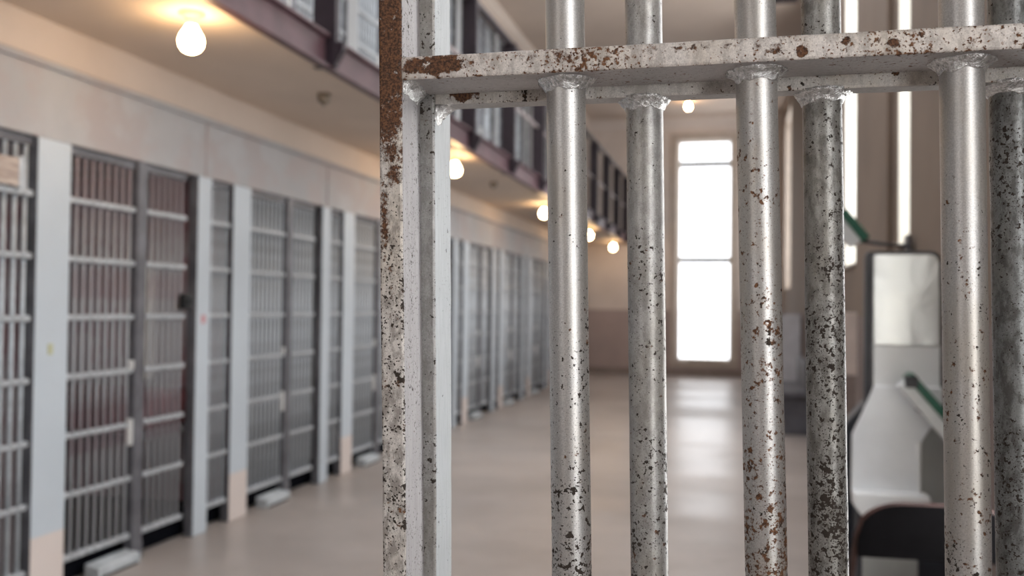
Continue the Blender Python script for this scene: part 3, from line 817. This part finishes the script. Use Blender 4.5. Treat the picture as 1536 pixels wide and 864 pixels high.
# upper board with rounded top
poly = [P(203, 1.02), P(203, 1.595), P(206, 1.606), P(286, 1.606), P(293, 1.598), P(297, 1.575), P(299, 1.02)]
b = B_(); prism(b, poly, 'y', -0.02, 0.02, 0.004); obj('upper_board', b, M['kiosk'], st)
b = B_(); prism(b, [P(193, 0.95), P(193, 1.60), P(197, 1.622), P(290, 1.622), P(299, 1.612), P(304, 1.58), P(306, 0.95)], 'y', 0.02, 0.085, 0.006); obj('back_frame', b, M['kiosk_dark'], st)
b = B_(); box(b, (kx(204) + ox, -0.0225, 1.06), (kx(298) + ox, -0.0195, 1.236), 0.001); obj('middle_panel', b, M['kiosk_white'], st)
b = B_(); box(b, (kx(203) + ox, -0.024, 1.236), (kx(299) + ox, -0.018, 1.241)); obj('seam_strip', b, M['kiosk_shade'], st)
# flared lower front
poly = [P(203, 1.075), P(202, 1.05), P(172, 0.875), P(171, 0.64), P(267, 0.64), P(267, 0.85), P(290, 0.945), P(300, 0.985), P(300, 1.075)]
b = B_(); prism(b, poly, 'y', -0.05, -0.015, 0.004); obj('flared_front', b, M['kiosk_grey'], st)
b = B_(); box(b, (kx(263) + ox, -0.062, 0.645), (kx(269) + ox, -0.045, 0.86), 0.004); obj('corner_strip', b, M['kiosk_white'], st)
b = B_(); prism(b, [P(266, 0.60), P(266, 0.86), P(288, 0.95), P(318, 0.95), P(318, 0.60)], 'y', -0.03, 0.06, 0.004); obj('side_panel', b, M['kiosk_shade'], st)
b = B_(); prism(b, [P(171, 0.655), P(278, 0.655), P(278, 0.60), P(262, 0.565), P(185, 0.560), P(172, 0.60)], 'y', -0.13, -0.02, 0.008); obj('ledge', b, M['kiosk_white'], st)
b = B_(); prism(b, [P(164, 0.0), P(164, 0.60), P(168, 0.9), P(200, 1.0), P(318, 1.0), P(318, 0.0)], 'y', 0.09, 0.24, 0.01); obj('cabinet', b, M['navy'], st)  # navy puts the shadow behind and below the stand into the colour
b = B_(); box(b, (kx(178) + ox, -0.10, 0.0), (kx(310) + ox, 0.10, 0.575), 0.008); obj('plinth', b, M['navy'], st)
b = B_(); box(b, (kx(184) + ox, -0.112, 0.30), (kx(262) + ox, -0.098, 0.43), 0.004); obj('drawer_front', b, M['kiosk_shade'], st)

# tilted reading panels: white box with a green lid
def slab(name, loc, length, th, ang, depth, label, parent=None):
    r = None
    if parent is None: r = empty(name, loc); tag(r, label, 'sign panel')
    u = Vector((cos(ang), 0, -sin(ang))); n = Vector((sin(ang), 0, cos(ang)))
    def quad(o0, o1, l0, l1):
        return [tuple((u * l + n * o).xz) for l, o in ((l0, o0), (l1, o0), (l1, o1), (l0, o1))]
    bb = B_(); prism(bb, quad(-th, 0, 0, length), 'y', 0, depth, 0.004)
    if parent is None: obj('white_box', bb, M['white'], r)
    else: r = obj(name, bb, M['white'], parent, loc=loc); r['label'] = label
    bb = B_(); prism(bb, quad(0.0, th * 0.75, -0.01, length + 0.01), 'y', -0.006, depth + 0.006, 0.003); obj('green_lid', bb, M['green'], r)
    return r
s1 = slab('reading_panel', (0.640 - 0.62, 3.86 - KY, 1.112), 0.30, 0.042, radians(50), 0.10, 'tilted white panel with green top', st)
b = B_(); box(b, (-0.012, -0.012, -0.03), (0.035, 0.02, 0.016), 0.006); obj('end_cap', b, M['kiosk_dark'], s1)
b = B_(); box(b, (0.05, 0.03, -0.13), (0.08, 0.165, -0.08), 0.004); obj('bracket', b, M['kiosk_dark'], s1)
s2 = slab('sign_panel', (0.505, 5.0, 1.86), 0.165, 0.060, radians(52), 0.08, 'tilted white panel with green top high on the right wall')
b = B_(); tube(b, (0.10, 0.04, -0.13), (0.325, 0.04, -0.16), 0.010, seg=10); obj('wall_arm', b, M['kiosk_dark'], s2, smooth=True)
b = B_(); box(b, (0.318, -0.02, -0.22), (0.334, 0.10, -0.10), 0.003); obj('wall_plate', b, M['kiosk_dark'], s2)

# steel folding chair seen from behind
ch_ = empty('folding_chair', (0.565, 2.95, 0.0), rz=radians(3)); tag(ch_, 'black steel folding chair with a rounded back and brown tube frame', 'chair')
W = 0.215
# backrest: rounded-top sheet, gently curved
bb = B_(); rows = []
N = 28
outline = []
rc = 0.115
for i in range(N + 1):
    t = i / N
    x = -W + 2 * W * t
    e = max(0.0, abs(x) - (W - rc))
    top = 0.812 - (rc - math.sqrt(max(0.0, rc * rc - e * e))) * 0.80 - 0.010 * (x / W) ** 2
    outline.append((x, top))
def cy(x): return 0.022 * (1 - (x / W) ** 2)
V = []
for side in (0.0, 0.016):
    top = [bb.verts.new((x, -0.0 + side - cy(x), z)) for x, z in outline]
    bot = [bb.verts.new((x, -0.0 + side - cy(x), 0.652 + 0.004 * math.cos(x * 9))) for x, z in outline]
    V.append((top, bot))
for i in range(N):
    (t0, b0), (t1, b1) = V
    bb.faces.new((t0[i], t0[i + 1], b0[i + 1], b0[i])); bb.faces.new((t1[i + 1], t1[i], b1[i], b1[i + 1]))
    bb.faces.new((t0[i], t1[i], t1[i + 1], t0[i + 1])); bb.faces.new((b0[i], b0[i + 1], b1[i + 1], b1[i]))
bb.faces.new((V[0][0][0], V[0][1][0], V[1][1][0], V[1][0][0])); bb.faces.new((V[0][0][-1], V[1][0][-1], V[1][1][-1], V[0][1][-1]))
obj('backrest', bb, M['chairblack'], ch_)
# one bent tube runs up one side, round the top and down the other as front legs
pts = [(-W - 0.006, 0.36, 0.012), (-W - 0.006, 0.20, 0.36), (-W - 0.004, 0.06, 0.62)]
for i in range(0, N + 1, 1): pts.append((outline[i][0] * 1.012, 0.012 - cy(outline[i][0]), outline[i][1] - 0.002))
pts += [(W + 0.004, 0.06, 0.62), (W + 0.006, 0.20, 0.36), (W + 0.006, 0.36, 0.012)]
bb = B_(); path_tube(bb, pts, 0.0095, 10); obj('frame_tube', bb, M['chairtube'], ch_, smooth=True)
for sx in (-1, 1):
    bb = B_(); path_tube(bb, [(sx * (W - 0.02), -0.10, 0.012), (sx * (W - 0.02), 0.08, 0.30), (sx * (W - 0.02), 0.26, 0.43)], 0.0105, 10); lg = obj('rear_leg', bb, M['chairtube'], ch_, smooth=True)
    bb = B_(); tube(bb, (sx * (W - 0.02), -0.10, 0.0), (sx * (W - 0.02), -0.098, 0.03), 0.014, seg=12); obj('foot_cap', bb, M['lockblack'], lg, smooth=True)
    bb = B_(); tube(bb, (sx * (W + 0.006), 0.362, 0.0), (sx * (W + 0.006), 0.352, 0.03), 0.0145, seg=12); obj('foot_cap', bb, M['lockblack'], ch_, smooth=True)
bb = B_(); prism(bb, [(-W + 0.01, 0.02), (W - 0.01, 0.02), (W - 0.01, 0.33), (W - 0.05, 0.40), (-W + 0.05, 0.40), (-W + 0.01, 0.33)], 'z', 0.435, 0.46, 0.006); obj('seat', bb, M['seatgrey'], ch_)
bb = B_(); tube(bb, (-W + 0.02, -0.055, 0.085), (W - 0.02, -0.055, 0.085), 0.008, seg=10); obj('stretcher', bb, M['chairtube'], ch_, smooth=True)

# low furniture far along the right wall
bn = empty('long_bench', (0.60, 11.3, 0.0)); tag(bn, 'dark grey bench far down the hall against the right wall', 'bench')
b = B_(); box(b, (-0.12, -0.7, 0.42), (0.20, 0.9, 0.48), 0.01); obj('seat', b, M['benchgrey'], bn)
b = B_(); box(b, (0.12, -0.7, 0.48), (0.20, 0.9, 0.80), 0.01); obj('backrest', b, M['benchgrey'], bn)
for yy in (-0.6, 0.8):
    b = B_(); box(b, (-0.11, yy - 0.03, 0.0), (0.19, yy + 0.03, 0.42), 0.006); obj('leg', b, M['benchgrey'], bn)
lk = empty('locker', (0.66, 13.6, 0.0)); tag(lk, 'pale grey locker beyond the dark bench at the right wall', 'locker')
b = B_(); box(b, (-0.10, -0.2, 0.06), (0.18, 0.2, 1.30), 0.006); obj('body', b, M['lightgrey'], lk)
b = B_(); box(b, (-0.112, -0.18, 0.10), (-0.10, 0.18, 1.27), 0.003); obj('door', b, M['lightgrey'], lk)
b = B_(); box(b, (-0.09, -0.19, 0.0), (0.17, 0.19, 0.06)); obj('plinth', b, M['benchgrey'], lk)
bc_ = empty('speaker_cabinet', (0.52, 14.6, 0.0)); tag(bc_, 'black cabinet left of the pale locker near the far wall', 'cabinet')
b = B_(); box(b, (-0.12, -0.15, 0.05), (0.12, 0.15, 1.18), 0.01); obj('body', b, M['navy'], bc_)
b = B_(); box(b, (-0.10, -0.158, 0.10), (0.10, -0.15, 1.12), 0.003); obj('front_panel', b, M['benchgrey'], bc_)
b = B_(); box(b, (-0.11, -0.14, 0.0), (0.11, 0.14, 0.05)); obj('plinth', b, M['benchgrey'], bc_)
pd = empty('pedestal_board', (0.765, 6.95, 0.0)); tag(pd, 'narrow cream board on a dark stand left of the exhibit stand', 'board')
b = B_(); box(b, (-0.05, -0.02, 0.92), (0.05, 0.02, 1.36), 0.006); obj('board', b, M['cream'], pd)
b = B_(); box(b, (-0.035, -0.015, 0.02), (0.035, 0.015, 0.92), 0.004); obj('stand', b, M['base'], pd)
b = B_(); box(b, (-0.08, -0.12, 0.0), (0.07, 0.12, 0.02), 0.004); obj('foot', b, M['base'], pd)

# ------------------------------------------------------------------ light
w = bpy.data.worlds.new('daylight'); SC.world = w; w.use_nodes = True
bg = w.node_tree.nodes['Background']; bg.inputs['Color'].default_value = (0.97, 0.985, 1.0, 1); bg.inputs['Strength'].default_value = 16.0
def portal(name, loc, rot, sx, sy):
    l = bpy.data.lights.new(name, 'AREA'); l.shape = 'RECTANGLE'; l.size = sx; l.size_y = sy
    l.cycles.is_portal = True
    o = bpy.data.objects.new(name, l); COL.objects.link(o); o.location = loc; o.rotation_euler = rot
    return o
x0, x1, z0, z1 = FW
portal('window_daylight', ((x0 + x1) / 2, YF + 0.30, (z0 + z1) / 2), (radians(-90), 0, 0), x1 - x0, z1 - z0)
for ya, yb, za, zb in RW:
    portal('window_daylight', (XW + 0.32, (ya + yb) / 2, (za + zb) / 2), (0, radians(90), 0), zb - za, yb - ya)
portal('added_skylight_daylight', ((SKY[0] + SKY[1]) / 2, (SKY[2] + SKY[3]) / 2, ZC + 0.24), (0, 0, 0), SKY[1] - SKY[0], SKY[3] - SKY[2])
for xa, xb, za, zb in BW:
    portal('window_daylight', ((xa + xb) / 2, YB - 0.28, (za + zb) / 2), (radians(90), 0, 0), xb - xa, zb - za)

vs = SC.view_settings
vs.view_transform = 'Standard'; vs.look = 'None'; vs.gamma = 1.0; vs.use_curve_mapping = False
vs.exposure = -0.95
